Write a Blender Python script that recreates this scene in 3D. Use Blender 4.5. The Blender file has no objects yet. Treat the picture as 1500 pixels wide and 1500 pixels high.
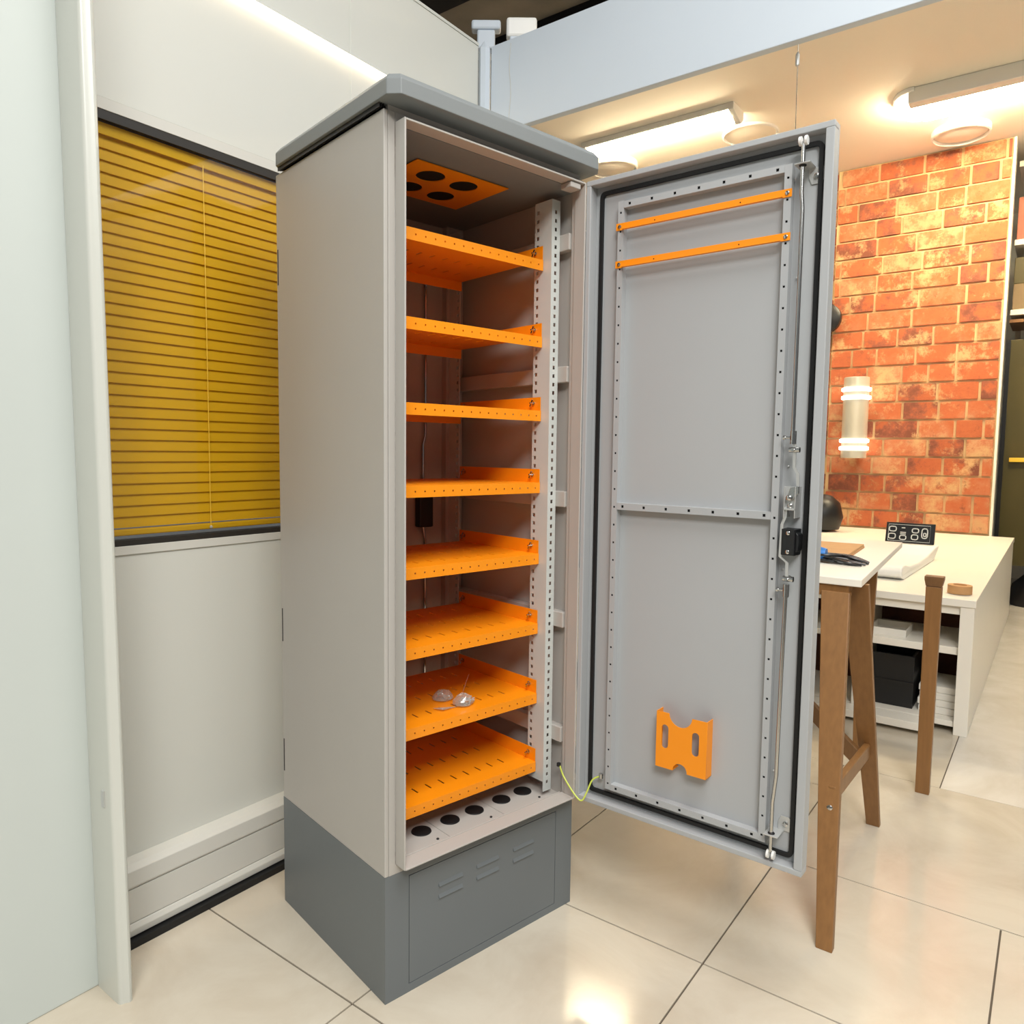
import bpy, bmesh, math, random
from mathutils import Vector, Matrix
random.seed(7)
PI = math.pi
scene = bpy.context.scene
COL = scene.collection

# ------------------------------------------------------------------ camera
cam_d = bpy.data.cameras.new('camera'); cam = bpy.data.objects.new('camera', cam_d); COL.objects.link(cam)
cam_d.sensor_fit = 'HORIZONTAL'; cam_d.sensor_width = 36.0; cam_d.lens = 26.091085
cam_d.clip_start = 0.02; cam_d.clip_end = 60
CR = Vector((0.594227, -0.804205, 0.012193)); CF = Vector((0.802247, 0.591562, -0.080334))
CU = CR.cross(CF)
cam.matrix_world = Matrix(((CR.x, CU.x, -CF.x, -1.112504), (CR.y, CU.y, -CF.y, -1.160023), (CR.z, CU.z, -CF.z, 1.250553), (0, 0, 0, 1)))
scene.camera = cam
# ------------------------------------------------------------------ world, big lights, exposure
world = bpy.data.worlds.new('world'); scene.world = world; world.use_nodes = True
bg = world.node_tree.nodes['Background']
bg.inputs[0].default_value = (0.93, 0.97, 1.0, 1); bg.inputs[1].default_value = 0.10
def area(name, loc, size, energy, color, direction=(0, 0, -1), sy=None):
    l = bpy.data.lights.new(name, 'AREA'); l.energy = energy; l.color = color; l.size = size
    if sy: l.shape = 'RECTANGLE'; l.size_y = sy
    o = bpy.data.objects.new(name, l); COL.objects.link(o); o.location = loc
    o.rotation_euler = Vector(direction).to_track_quat('-Z', 'Y').to_euler()
    return o
area('unseen_overhead_light', (-0.35, -1.60, 4.05), 1.7, 92, (1.0, 0.985, 0.95))  # unseen overhead light, steep angle taken from the shelf shadows
area('unseen_overhead_light', (-2.9, -2.7, 4.05), 1.7, 225, (1.0, 0.985, 0.95))  # unseen light added to brighten the cabinet side and even the walls
area('unseen_overhead_light', (1.9, -2.8, 4.05), 1.4, 28, (1.0, 0.93, 0.82))  # weak warm fill light on the right, also unseen
vs = scene.view_settings
vs.view_transform = 'Standard'; vs.look = 'None'; vs.exposure = 0.22; vs.gamma = 1.0; vs.use_curve_mapping = False

# ------------------------------------------------------------------ materials
def srgb(r, g, b):
    def c(v):
        v /= 255.0
        return v / 12.92 if v <= 0.04045 else ((v + 0.055) / 1.055) ** 2.4
    return (c(r), c(g), c(b), 1)
MATS = {}
def mat(name, col, rough=0.5, metal=0.0, var=0.0, vscale=8.0, bump=0.0, bscale=200.0, emit=None, estr=0.0, spec=0.5, coat=0.0, stretch=None):
    m = bpy.data.materials.new(name); m.use_nodes = True; nt = m.node_tree; b = nt.nodes['Principled BSDF']
    b.inputs['Base Color'].default_value = col; b.inputs['Roughness'].default_value = rough
    b.inputs['Metallic'].default_value = metal; b.inputs['Specular IOR Level'].default_value = spec
    b.inputs['Coat Weight'].default_value = coat
    if var or bump:
        tc = nt.nodes.new('ShaderNodeTexCoord'); src = tc.outputs['Object']
        if stretch:
            mp = nt.nodes.new('ShaderNodeMapping'); mp.inputs['Scale'].default_value = stretch
            nt.links.new(src, mp.inputs[0]); src = mp.outputs[0]
    if var:
        n = nt.nodes.new('ShaderNodeTexNoise'); n.inputs['Scale'].default_value = vscale; n.inputs['Detail'].default_value = 5
        nt.links.new(src, n.inputs['Vector'])
        r = nt.nodes.new('ShaderNodeMapRange'); r.inputs[1].default_value = 0.3; r.inputs[2].default_value = 0.7
        r.inputs[3].default_value = 1 - var; r.inputs[4].default_value = 1 + var
        nt.links.new(n.outputs[0], r.inputs[0])
        h = nt.nodes.new('ShaderNodeHueSaturation'); h.inputs['Color'].default_value = col
        nt.links.new(r.outputs[0], h.inputs['Value']); nt.links.new(h.outputs[0], b.inputs['Base Color'])
    if bump:
        n2 = nt.nodes.new('ShaderNodeTexNoise'); n2.inputs['Scale'].default_value = bscale
        nt.links.new(src, n2.inputs['Vector'])
        bp = nt.nodes.new('ShaderNodeBump'); bp.inputs['Strength'].default_value = bump; bp.inputs['Distance'].default_value = 0.001
        nt.links.new(n2.outputs[0], bp.inputs['Height']); nt.links.new(bp.outputs[0], b.inputs['Normal'])
    if emit:
        b.inputs['Emission Color'].default_value = emit; b.inputs['Emission Strength'].default_value = estr
    MATS[name] = m
    return m
mat('cabinet_grey', srgb(183, 179, 173), 0.42, var=0.015, vscale=3, bump=0.08, bscale=900)
mat('door_grey', srgb(174, 177, 179), 0.45, var=0.015, vscale=3, bump=0.08, bscale=900)
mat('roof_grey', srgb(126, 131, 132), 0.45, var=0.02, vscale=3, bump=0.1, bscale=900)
mat('plinth_grey', srgb(108, 114, 117), 0.45, var=0.02, vscale=3, bump=0.1, bscale=900)
mat('zinc', srgb(205, 206, 204), 0.35, metal=0.55, var=0.03, vscale=40)
mat('steel', srgb(200, 200, 198), 0.22, metal=1.0)
mat('tube_steel', srgb(222, 216, 200), 0.3, metal=0.35)
mat('orange', srgb(250, 150, 14), 0.38, var=0.02, vscale=6, bump=0.05, bscale=900)
mat('black_rubber', srgb(14, 15, 17), 0.55)
mat('black_plastic', srgb(22, 23, 25), 0.4)
mat('dark_void', srgb(6, 6, 6), 0.9)
mat('wire_green', srgb(200, 215, 90), 0.4)
mat('wire_yellow', srgb(235, 225, 80), 0.4)
mat('red_label', srgb(190, 50, 60), 0.5)
mat('white_label', srgb(235, 235, 232), 0.5)
mat('wall_white', srgb(208, 209, 202), 0.5, var=0.012, vscale=2)
mat('wall_cool', srgb(200, 207, 203), 0.45, var=0.012, vscale=2)
mat('fascia_white', srgb(204, 214, 224), 0.5, var=0.012, vscale=2)
mat('trim_white', srgb(208, 210, 202), 0.3)
mat('trunk_white', srgb(206, 205, 198), 0.35)
mat('frame_black', srgb(38, 35, 32), 0.45)
mat('blind_yellow', srgb(228, 182, 4), 0.5, var=0.03, vscale=10)
def blind_mat():
    m = MATS['blind_yellow']; nt = m.node_tree; out = nt.nodes['Material Output']; b = nt.nodes['Principled BSDF']
    t = nt.nodes.new('ShaderNodeBsdfTranslucent'); t.inputs[0].default_value = srgb(244, 196, 10)
    mx = nt.nodes.new('ShaderNodeMixShader'); mx.inputs[0].default_value = 0.35
    nt.links.new(b.outputs[0], mx.inputs[1]); nt.links.new(t.outputs[0], mx.inputs[2]); nt.links.new(mx.outputs[0], out.inputs[0])
blind_mat()
mat('cord_yellow', srgb(245, 200, 60), 0.5)
mat('ceiling_cream', srgb(250, 244, 230), 0.7, var=0.01, vscale=2)
mat('ceiling_dark', srgb(128, 122, 112), 0.9, var=0.25, vscale=2.5)
mat('beam_black', srgb(20, 19, 20), 0.9)
mat('plaster_white', srgb(240, 240, 236), 0.45)
mat('wood', srgb(136, 96, 54), 0.42, var=0.10, vscale=9, stretch=(9, 9, 0.8), bump=0.1, bscale=60)
mat('wood_dark', srgb(116, 82, 48), 0.45, var=0.12, vscale=9, stretch=(9, 9, 1))
mat('bench_white', srgb(243, 238, 226), 0.35, var=0.01, vscale=3)
mat('bench_back', srgb(88, 46, 28), 0.7, var=0.35, vscale=9)
mat('cardboard', srgb(196, 150, 100), 0.7, var=0.05, vscale=20)
mat('paper_white', srgb(232, 228, 218), 0.7)
mat('cable_black', srgb(30, 30, 32), 0.35)
mat('cable_blue', srgb(40, 120, 200), 0.4)
mat('olive', srgb(74, 66, 26), 0.5, var=0.08, vscale=3)
mat('mortar', srgb(216, 184, 138), 0.9, var=0.08, vscale=14, bump=0.5, bscale=80)
mat('grout', srgb(92, 82, 70), 0.8)
mat('lamp_glow', (1, 0.93, 0.78, 1), 0.5, emit=(1, 0.83, 0.55, 1), estr=68.0)
mat('led_glow', (1, 0.9, 0.75, 1), 0.5, emit=(1, 0.76, 0.50, 1), estr=9.0)
mat('ring_glow', (1, 1, 0.95, 1), 0.5, emit=(1, 0.93, 0.78, 1), estr=4.0)
mat('box_brown', srgb(132, 112, 84), 0.7, var=0.08, vscale=8)
mat('box_rose', srgb(176, 110, 90), 0.7, var=0.08, vscale=8)
mat('bag_dark', srgb(30, 28, 28), 0.5)

def tile_material(name, col, dark, rough):
    m = mat(name, col, rough, spec=0.5)
    nt = m.node_tree; b = nt.nodes['Principled BSDF']
    tc = nt.nodes.new('ShaderNodeTexCoord')
    oi = nt.nodes.new('ShaderNodeObjectInfo')
    add = nt.nodes.new('ShaderNodeVectorMath'); add.operation = 'ADD'
    sc = nt.nodes.new('ShaderNodeVectorMath'); sc.operation = 'SCALE'; sc.inputs[3].default_value = 1.0
    nt.links.new(oi.outputs['Location'], sc.inputs[0])
    nt.links.new(tc.outputs['Object'], add.inputs[0]); nt.links.new(sc.outputs[0], add.inputs[1])
    n = nt.nodes.new('ShaderNodeTexNoise'); n.inputs['Scale'].default_value = 3.2; n.inputs['Detail'].default_value = 8; n.inputs['Roughness'].default_value = 0.62; n.inputs['Distortion'].default_value = 0.8
    nt.links.new(add.outputs[0], n.inputs['Vector'])
    cr = nt.nodes.new('ShaderNodeValToRGB'); cr.color_ramp.elements[0].position = 0.3; cr.color_ramp.elements[1].position = 0.62
    cr.color_ramp.elements[0].color = dark; cr.color_ramp.elements[1].color = col
    nt.links.new(n.outputs[0], cr.inputs[0]); nt.links.new(cr.outputs[0], b.inputs['Base Color'])
    return m
tile_material('floor_tile', srgb(206, 197, 180), srgb(192, 180, 161), 0.14)
tile_material('floor_pale', srgb(218, 213, 204), srgb(204, 197, 184), 0.22)

def brick_material():
    m = mat('brick', srgb(190, 95, 55), 0.85)
    nt = m.node_tree; b = nt.nodes['Principled BSDF']
    tc = nt.nodes.new('ShaderNodeTexCoord'); oi = nt.nodes.new('ShaderNodeObjectInfo')
    geo = nt.nodes.new('ShaderNodeNewGeometry')
    cr = nt.nodes.new('ShaderNodeValToRGB'); cr.color_ramp.interpolation = 'LINEAR'
    els = cr.color_ramp.elements
    els[0].position = 0.0; els[0].color = srgb(122, 68, 50)
    els[1].position = 1.0; els[1].color = srgb(196, 152, 108)
    for pos, c in ((0.12, srgb(146, 82, 60)), (0.22, srgb(176, 92, 56)), (0.50, srgb(184, 100, 60)), (0.72, srgb(188, 116, 80)), (0.86, srgb(198, 146, 106))):
        e = els.new(pos); e.color = c
    n0 = nt.nodes.new('ShaderNodeTexNoise'); n0.inputs['Scale'].default_value = 6.5; n0.inputs['Detail'].default_value = 8; n0.inputs['Roughness'].default_value = 0.7
    nt.links.new(geo.outputs['Position'], n0.inputs['Vector'])
    sh_ = nt.nodes.new('ShaderNodeMapRange'); sh_.inputs[1].default_value = 0.3; sh_.inputs[2].default_value = 0.7; sh_.inputs[3].default_value = -0.24; sh_.inputs[4].default_value = 0.38
    nt.links.new(n0.outputs[0], sh_.inputs[0])
    ad = nt.nodes.new('ShaderNodeMath'); ad.operation = 'MULTIPLY_ADD'; ad.inputs[1].default_value = 0.75; ad.use_clamp = True
    nt.links.new(oi.outputs['Random'], ad.inputs[0]); nt.links.new(sh_.outputs[0], ad.inputs[2])
    nt.links.new(ad.outputs[0], cr.inputs[0])
    # pale lime wash patches and dark speckle with shapes of their own
    n = nt.nodes.new('ShaderNodeTexNoise'); n.inputs['Scale'].default_value = 4.2; n.inputs['Detail'].default_value = 10; n.inputs['Roughness'].default_value = 0.74
    nt.links.new(geo.outputs['Position'], n.inputs['Vector'])
    r = nt.nodes.new('ShaderNodeValToRGB'); r.color_ramp.elements[0].position = 0.52; r.color_ramp.elements[1].position = 0.62
    nt.links.new(n.outputs[0], r.inputs[0])
    mx = nt.nodes.new('ShaderNodeMix'); mx.data_type = 'RGBA'
    nt.links.new(r.outputs[0], mx.inputs[0]); nt.links.new(cr.outputs[0], mx.inputs[6]); mx.inputs[7].default_value = srgb(202, 160, 114)
    n2 = nt.nodes.new('ShaderNodeTexNoise'); n2.inputs['Scale'].default_value = 16; n2.inputs['Detail'].default_value = 8; n2.inputs['Roughness'].default_value = 0.75
    nt.links.new(geo.outputs['Position'], n2.inputs['Vector'])
    r2 = nt.nodes.new('ShaderNodeValToRGB'); r2.color_ramp.elements[0].position = 0.56; r2.color_ramp.elements[1].position = 0.72
    nt.links.new(n2.outputs[0], r2.inputs[0])
    mx2 = nt.nodes.new('ShaderNodeMix'); mx2.data_type = 'RGBA'
    nt.links.new(r2.outputs[0], mx2.inputs[0]); nt.links.new(mx.outputs[2], mx2.inputs[6]); mx2.inputs[7].default_value = srgb(124, 68, 46)
    nt.links.new(mx2.outputs[2], b.inputs['Base Color'])
    bp = nt.nodes.new('ShaderNodeBump'); bp.inputs['Strength'].default_value = 0.5; bp.inputs['Distance'].default_value = 0.01
    nt.links.new(n2.outputs[0], bp.inputs['Height']); nt.links.new(bp.outputs[0], b.inputs['Normal'])
brick_material()

def thin_clear(name, tint, gloss, rough):
    m = bpy.data.materials.new(name); m.use_nodes = True; nt = m.node_tree; nt.nodes.clear()
    o = nt.nodes.new('ShaderNodeOutputMaterial'); mx = nt.nodes.new('ShaderNodeMixShader')
    t = nt.nodes.new('ShaderNodeBsdfTransparent'); t.inputs[0].default_value = tint
    g = nt.nodes.new('ShaderNodeBsdfGlossy'); g.inputs['Roughness'].default_value = rough
    lw = nt.nodes.new('ShaderNodeLayerWeight'); lw.inputs[0].default_value = 0.5
    pw = nt.nodes.new('ShaderNodeMath'); pw.operation = 'POWER'; pw.inputs[1].default_value = 4.0; nt.links.new(lw.outputs['Facing'], pw.inputs[0])
    fr = nt.nodes.new('ShaderNodeMath'); fr.operation = 'MULTIPLY_ADD'; fr.inputs[1].default_value = 0.6; fr.inputs[2].default_value = gloss; nt.links.new(pw.outputs[0], fr.inputs[0])
    nt.links.new(fr.outputs[0], mx.inputs[0]); nt.links.new(t.outputs[0], mx.inputs[1]); nt.links.new(g.outputs[0], mx.inputs[2])
    nt.links.new(mx.outputs[0], o.inputs[0]); MATS[name] = m
thin_clear('window_glass', (0.98, 0.985, 0.97, 1), 0.03, 0.02)
thin_clear('plastic_bag', (0.90, 0.90, 0.88, 1), 0.16, 0.12)
def bag_mat():
    m = MATS['plastic_bag']; nt = m.node_tree; out = [n for n in nt.nodes if n.type == 'OUTPUT_MATERIAL'][0]
    src = out.inputs[0].links[0].from_socket
    d = nt.nodes.new('ShaderNodeBsdfDiffuse'); d.inputs[0].default_value = srgb(225, 222, 212)
    mx = nt.nodes.new('ShaderNodeMixShader'); mx.inputs[0].default_value = 0.22
    nt.links.new(src, mx.inputs[1]); nt.links.new(d.outputs[0], mx.inputs[2]); nt.links.new(mx.outputs[0], out.inputs[0])
bag_mat()

# ------------------------------------------------------------------ mesh helpers
class MB:
    def __init__(s): s.v = []; s.f = []
    def add(s, vs, fs):
        o = len(s.v); s.v += [tuple(v) for v in vs]; s.f += [tuple(i + o for i in f) for f in fs]; return s
    def box(s, x0, x1, y0, y1, z0, z1):
        return s.add([(x0, y0, z0), (x1, y0, z0), (x1, y1, z0), (x0, y1, z0), (x0, y0, z1), (x1, y0, z1), (x1, y1, z1), (x0, y1, z1)],
                     [(0, 3, 2, 1), (4, 5, 6, 7), (0, 1, 5, 4), (1, 2, 6, 5), (2, 3, 7, 6), (3, 0, 4, 7)])
    def loft(s, rings, closed=True, cap=True):
        n = len(rings[0]); vs = [p for r in rings for p in r]; fs = []
        for k in range(len(rings) - 1):
            for i in range(n if closed else n - 1):
                j = (i + 1) % n; fs.append((k * n + i, k * n + j, (k + 1) * n + j, (k + 1) * n + i))
        if cap and closed:
            fs.append(tuple(range(n))[::-1]); fs.append(tuple((len(rings) - 1) * n + i for i in range(n)))
        return s.add(vs, fs)
    def tube(s, pts, r, n=10, cap=True):
        pts = [Vector(p) for p in pts]; rs = r if isinstance(r, (list, tuple)) else [r] * len(pts)
        rings = []; up = None
        for i, p in enumerate(pts):
            d = (pts[min(i + 1, len(pts) - 1)] - pts[max(i - 1, 0)]).normalized()
            if up is None:
                up = Vector((0, 0, 1)) if abs(d.z) < 0.9 else Vector((1, 0, 0))
            a = d.cross(up).normalized(); b = a.cross(d).normalized(); up = b
            rings.append([p + (a * math.cos(t) + b * math.sin(t)) * rs[i] for t in [2 * PI * k / n for k in range(n)]])
        return s.loft(rings, True, cap)
    def lathe(s, prof, c=(0, 0, 0), n=24, axis='z', cap=True):
        rings = []
        for (r, h) in prof:
            ring = []
            for k in range(n):
                t = 2 * PI * k / n; a, b = r * math.cos(t), r * math.sin(t)
                if axis == 'z': q = (c[0] + a, c[1] + b, c[2] + h)
                elif axis == 'y': q = (c[0] + a, c[1] + h, c[2] + b)
                else: q = (c[0] + h, c[1] + a, c[2] + b)
                ring.append(q)
            rings.append(ring)
        return s.loft(rings, True, cap)
    def prism(s, poly, vec):
        v = Vector(vec); a = [Vector(p) for p in poly]
        return s.loft([a, [p + v for p in a]])
    def holeplate(s, o, ux, uy, xh, yh, w, h, t):
        """thin plate w x h from corner o along unit vectors ux, uy; thickness t along ux x uy; rectangular holes at every (xh interval) x (yh interval)"""
        o = Vector(o); ux = Vector(ux); uy = Vector(uy); n = ux.cross(uy) * t
        P = lambda x, y, k: o + ux * x + uy * y + n * k
        def cell(x0, x1, y0, y1):
            s.add([P(x0, y0, 1), P(x1, y0, 1), P(x1, y1, 1), P(x0, y1, 1)], [(0, 1, 2, 3)])
            s.add([P(x0, y0, 0), P(x1, y0, 0), P(x1, y1, 0), P(x0, y1, 0)], [(3, 2, 1, 0)])
        def wall(x0, y0, x1, y1):
            s.add([P(x0, y0, 0), P(x1, y1, 0), P(x1, y1, 1), P(x0, y0, 1)], [(0, 1, 2, 3)])
        y = 0
        for (a, b) in list(yh) + [(h, h)]:
            if a > y: cell(0, w, y, a)
            if b > a:
                x = 0
                for (c, d) in list(xh) + [(w, w)]:
                    if c > x: cell(x, c, a, b)
                    if d > c: wall(c, a, d, a); wall(d, b, c, b); wall(c, b, c, a); wall(d, a, d, b)
                    x = d
            y = b
        wall(w, 0, 0, 0) if False else None
        wall(0, 0, w, 0); wall(w, h, 0, h); wall(0, h, 0, 0); wall(w, 0, w, h)
        return s
    def mesh(s, name):
        me = bpy.data.meshes.new(name); me.from_pydata(s.v, [], s.f); me.update(); return me
def smooth(me, ang=40):
    for p in me.polygons: p.use_smooth = True
    try: me.set_sharp_from_angle(angle=math.radians(ang))
    except Exception: pass
def obj(name, mb, m, parent=None, loc=None, rot=None, sm=False, bevel=0, recalc=True):
    me = mb.mesh(name) if isinstance(mb, MB) else mb
    if isinstance(mb, MB) and recalc:
        b = bmesh.new(); b.from_mesh(me); bmesh.ops.recalc_face_normals(b, faces=b.faces); b.to_mesh(me); b.free()
    if m and not me.materials: me.materials.append(MATS[m])
    if sm: smooth(me)
    o = bpy.data.objects.new(name, me); COL.objects.link(o)
    if parent: o.parent = parent
    if loc: o.location = loc
    if rot: o.rotation_euler = rot
    if bevel:
        bv = o.modifiers.new('bevel', 'BEVEL'); bv.width = bevel; bv.segments = 2; bv.limit_method = 'ANGLE'
    return o
def flat(name, outer, holes, t, m, parent=None):
    """plate from a 2D outline with holes (x, y), thickness t centred on z = 0; returns a mesh"""
    cu = bpy.data.curves.new(name, 'CURVE'); cu.dimensions = '2D'; cu.fill_mode = 'BOTH'; cu.extrude = t / 2
    for poly in [outer] + holes:
        sp = cu.splines.new('POLY'); sp.points.add(len(poly) - 1); sp.use_cyclic_u = True
        for p, q in zip(sp.points, poly): p.co = (q[0], q[1], 0, 1)
    tmp = bpy.data.objects.new('tmp', cu); COL.objects.link(tmp)
    dg = bpy.context.evaluated_depsgraph_get()
    me = bpy.data.meshes.new_from_object(tmp.evaluated_get(dg))
    bpy.data.objects.remove(tmp); me.name = name
    me.materials.clear(); me.materials.append(MATS[m])
    return me
def circ(cx, cy, r, n=28, a0=0, a1=2 * PI):
    full = abs(a1 - a0 - 2 * PI) < 1e-6
    return [(cx + r * math.cos(a0 + (a1 - a0) * k / (n if full else n - 1)), cy + r * math.sin(a0 + (a1 - a0) * k / (n if full else n - 1))) for k in range(n)]
def tag(o, label, cat, group=None):
    o['label'] = label; o['category'] = cat
    if group: o['group'] = group
    return o
def struct(o, label=None):
    o['kind'] = 'structure'
    if label: o['label'] = label
    return o
def empty(name, loc=(0, 0, 0), rz=0):
    o = bpy.data.objects.new(name, None); COL.objects.link(o); o.location = loc; o.rotation_euler = (0, 0, rz); o.empty_display_size = 0.1
    return o
def linked(src, parent, loc=None, rot=None):
    c = src.copy(); COL.objects.link(c); c.parent = parent
    if loc is not None: c.location = loc
    if rot is not None: c.rotation_euler = rot
    return c

# ================================================================== SETTING
# ---- floor: beige tiles laid 0.612 x 0.580 with dark joints, pale slabs further back
floor = struct(obj('floor', MB().box(-3.5, 8.2, -4.5, 3.0, -0.06, -0.0035), 'grout'), 'glossy beige tiled floor with thin dark joints')
TX, TY = 0.612, 0.582; X0, Y0 = -0.042, 0.062
tile_me = MB().box(0.0023, TX - 0.0023, 0.0023, TY - 0.0023, -0.0035, 0).mesh('tile'); tile_me.materials.append(MATS['floor_tile'])
for i in range(-4, 4):
    for j in range(-7, 4):
        x, y = X0 + i * TX, Y0 + j * TY
        if x > 1.5 or (x > 1.1 and y < -0.6): continue
        if x < -1.0 and y < -1.6: continue
        obj('tile', tile_me, None, floor, (x, y, 0))
xs = 2.05
obj('slab', MB().box(X0 + 2 * TX + 0.0023, xs - 0.0012, -4.5, Y0 - TY - 0.0023, -0.0035, 0), 'floor_tile', floor)
obj('slab', MB().box(X0 + 3 * TX + 0.0023, xs - 0.0012, Y0 - TY + 0.0023, 3.0, -0.0035, 0), 'floor_tile', floor)
slab = MB().box(xs + 0.0012, 8.2, -0.858, 3.0, -0.0035, 0); obj('slab', slab, 'floor_tile', floor)
slab = MB().box(xs + 0.0012, 8.2, -4.5, -0.862, -0.0035, 0); obj('slab', slab, 'floor_pale', floor)

# ---- left partition wall with window (plane y = 0.70)
YW = 0.70
wall = struct(obj('wall_left', MB().box(-1.6, 1.165, YW + 0.035, YW + 0.07, 0.0, 0.98).box(-1.6, 1.165, YW + 0.035, YW + 0.07, 2.07, 2.770).box(-1.6, -0.80, YW + 0.035, YW + 0.07, 0.98, 2.07).box(0.526, 1.165, YW + 0.035, YW + 0.07, 0.98, 2.07), 'wall_white'), 'white panelled partition wall with blind window')
for (x0, x1, z0, z1) in ((-1.55, 0.526, 2.070, 2.776), (0.532, 1.160, 2.070, 2.776), (-1.55, 0.526, 0.0, 0.984), (0.532, 1.160, 0.0, 2.066)):
    obj('wall_panel', MB().box(x0, x1, YW, YW + 0.035, z0, z1), 'wall_white', wall, bevel=0.001)
obj('joint_strip', MB().box(0.526, 0.532, YW + 0.001, YW + 0.035, 0, 2.776), 'trim_white', wall)
# aluminium edge cap on top of the wall
obj('top_cap', MB().box(-1.55, 1.160, YW - 0.003, YW + 0.072, 2.776, 2.786), 'trim_white', wall)
# window
win = struct(obj('window_1', MB().box(-0.80, 0.526, YW - 0.003, YW + 0.03, 2.042, 2.069).box(-0.80, 0.526, YW - 0.004, YW + 0.03, 0.984, 1.006)
             .box(0.500, 0.526, YW - 0.003, YW + 0.03, 1.006, 2.042).box(-0.80, -0.774, YW - 0.003, YW + 0.03, 1.006, 2.042), 'trunk_white', bevel=0.001), 'window in the partition with white frame and black seal')
obj('seal', MB().box(-0.775, 0.501, YW - 0.001, YW + 0.034, 2.020, 2.042).box(-0.775, 0.501, YW - 0.001, YW + 0.034, 1.006, 1.020)
    .box(0.490, 0.501, YW - 0.001, YW + 0.034, 1.020, 2.020).box(-0.775, -0.764, YW - 0.001, YW + 0.034, 1.020, 2.020), 'frame_black', win)
obj('pane', MB().box(-0.764, 0.490, YW + 0.004, YW + 0.008, 1.020, 2.020), 'window_glass', win)
# venetian blind behind the pane
blind = tag(empty('venetian_blind', (0, YW + 0.022, 1.02)), 'closed ochre yellow blind with thin horizontal slats in the window', 'blind')
prof = [(-0.0052, 0.0), (-0.0046, 0.0060), (-0.0028, 0.0140), (-0.0008, 0.0230), (0.0002, 0.0300)]
bx0, bx1 = -0.752, 0.480
sm = MB()
sm.loft([[(x, y, z) for (y, z) in prof] + [(x, y + 0.0009, z + 0.0004) for (y, z) in prof[::-1]] for x in (bx0, bx1)])
slat0 = None
nsl = 34; pitch = 0.0276
for k in range(nsl):
    if slat0 is None: slat0 = obj('slat', sm, 'blind_yellow', blind, (0, 0, 0.030), sm=True)
    else: linked(slat0, blind, (0, 0, 0.030 + k * pitch))
obj('head_rail', MB().box(bx0, bx1, -0.009, 0.012, 0.972, 0.998).box(bx0, bx1, -0.0105, -0.009, 0.970, 0.976), 'blind_yellow', blind, bevel=0.0015)
obj('bottom_rail', MB().box(bx0, bx1, -0.010, 0.008, 0.010, 0.026), 'blind_yellow', blind, bevel=0.003)
obj('cord', MB().tube([(0.028, -0.0125, 0.974), (0.029, -0.0125, 0.5), (0.030, -0.0125, 0.016)], 0.0011, 6), 'cord_yellow', blind)
obj('cord_stop', MB().lathe([(0.002, 0), (0.004, 0.002), (0.004, 0.006), (0.002, 0.008)], (0.030, -0.0135, 0.012), 10), 'zinc', blind)
# LED channel on the wall
led = tag(empty('led_strip', (0, YW, 2.466)), 'glowing warm LED strip along the upper white wall', 'light strip')
obj('channel', MB().box(-1.5, 1.155, -0.016, 0.0, 0.006, 0.010), 'trim_white', led)
obj('diffuser', MB().box(-1.5, 1.155, -0.015, -0.001, 0.0, 0.006), 'led_glow', led)
# cable trunking along the foot of the wall
trunk = tag(empty('cable_trunking', (0, YW, 0)), 'white cable trunking running along the foot of the window wall', 'trunking')
pr = [(0, 0.208), (-0.030, 0.202), (-0.045, 0.190), (-0.047, 0.150), (-0.043, 0.144), (0, 0.144)]
obj('top_cover', MB().loft([[(x, y, z) for y, z in pr] for x in (-1.5, 1.15)]), 'trunk_white', trunk, bevel=0.002)
obj('front_cover', MB().box(-1.5, 1.15, -0.043, 0, 0.055, 0.1425), 'trunk_white', trunk, bevel=0.001)
pr = [(0, 0.0535), (-0.043, 0.0535), (-0.050, 0.040), (-0.048, 0.022), (0, 0.022)]
obj('bottom_cover', MB().loft([[(x, y, z) for y, z in pr] for x in (-1.5, 1.15)]), 'trunk_white', trunk, bevel=0.002)
obj('floor_seal', MB().box(-1.5, 1.15, -0.064, 0, 0.0, 0.0185), 'black_rubber', trunk)
# foreground partition with jamb post
part = struct(obj('wall_front', MB().box(-3.2, -0.352, 0.575, 0.635, 0.0, 3.0), 'wall_cool', bevel=0.003), 'plain white foreground wall panel')
rr = []
for (cx, cy, a) in ((-0.352, 0.480, PI), (-0.343, 0.474, 1.5 * PI), (-0.343, 0.57, 0), (-0.352, 0.57, 0.5 * PI)):
    for t in (0, 0.25, 0.5, 0.75, 1.0):
        rr.append((cx + 0.010 * math.cos(a + t * PI / 2), cy + 0.010 * math.sin(a + t * PI / 2)))
jamb = struct(obj('trim_1', MB().loft([[(x - 0.0085 * z, y, z) for x, y in rr] for z in (0.0, 3.0)]), 'trim_white', sm=True), 'rounded white jamb at the edge of the foreground wall')
obj('latch_plate', MB().box(-0.3695, -0.365, 0.500, 0.512, 0.455, 0.492), 'zinc', jamb)

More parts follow.
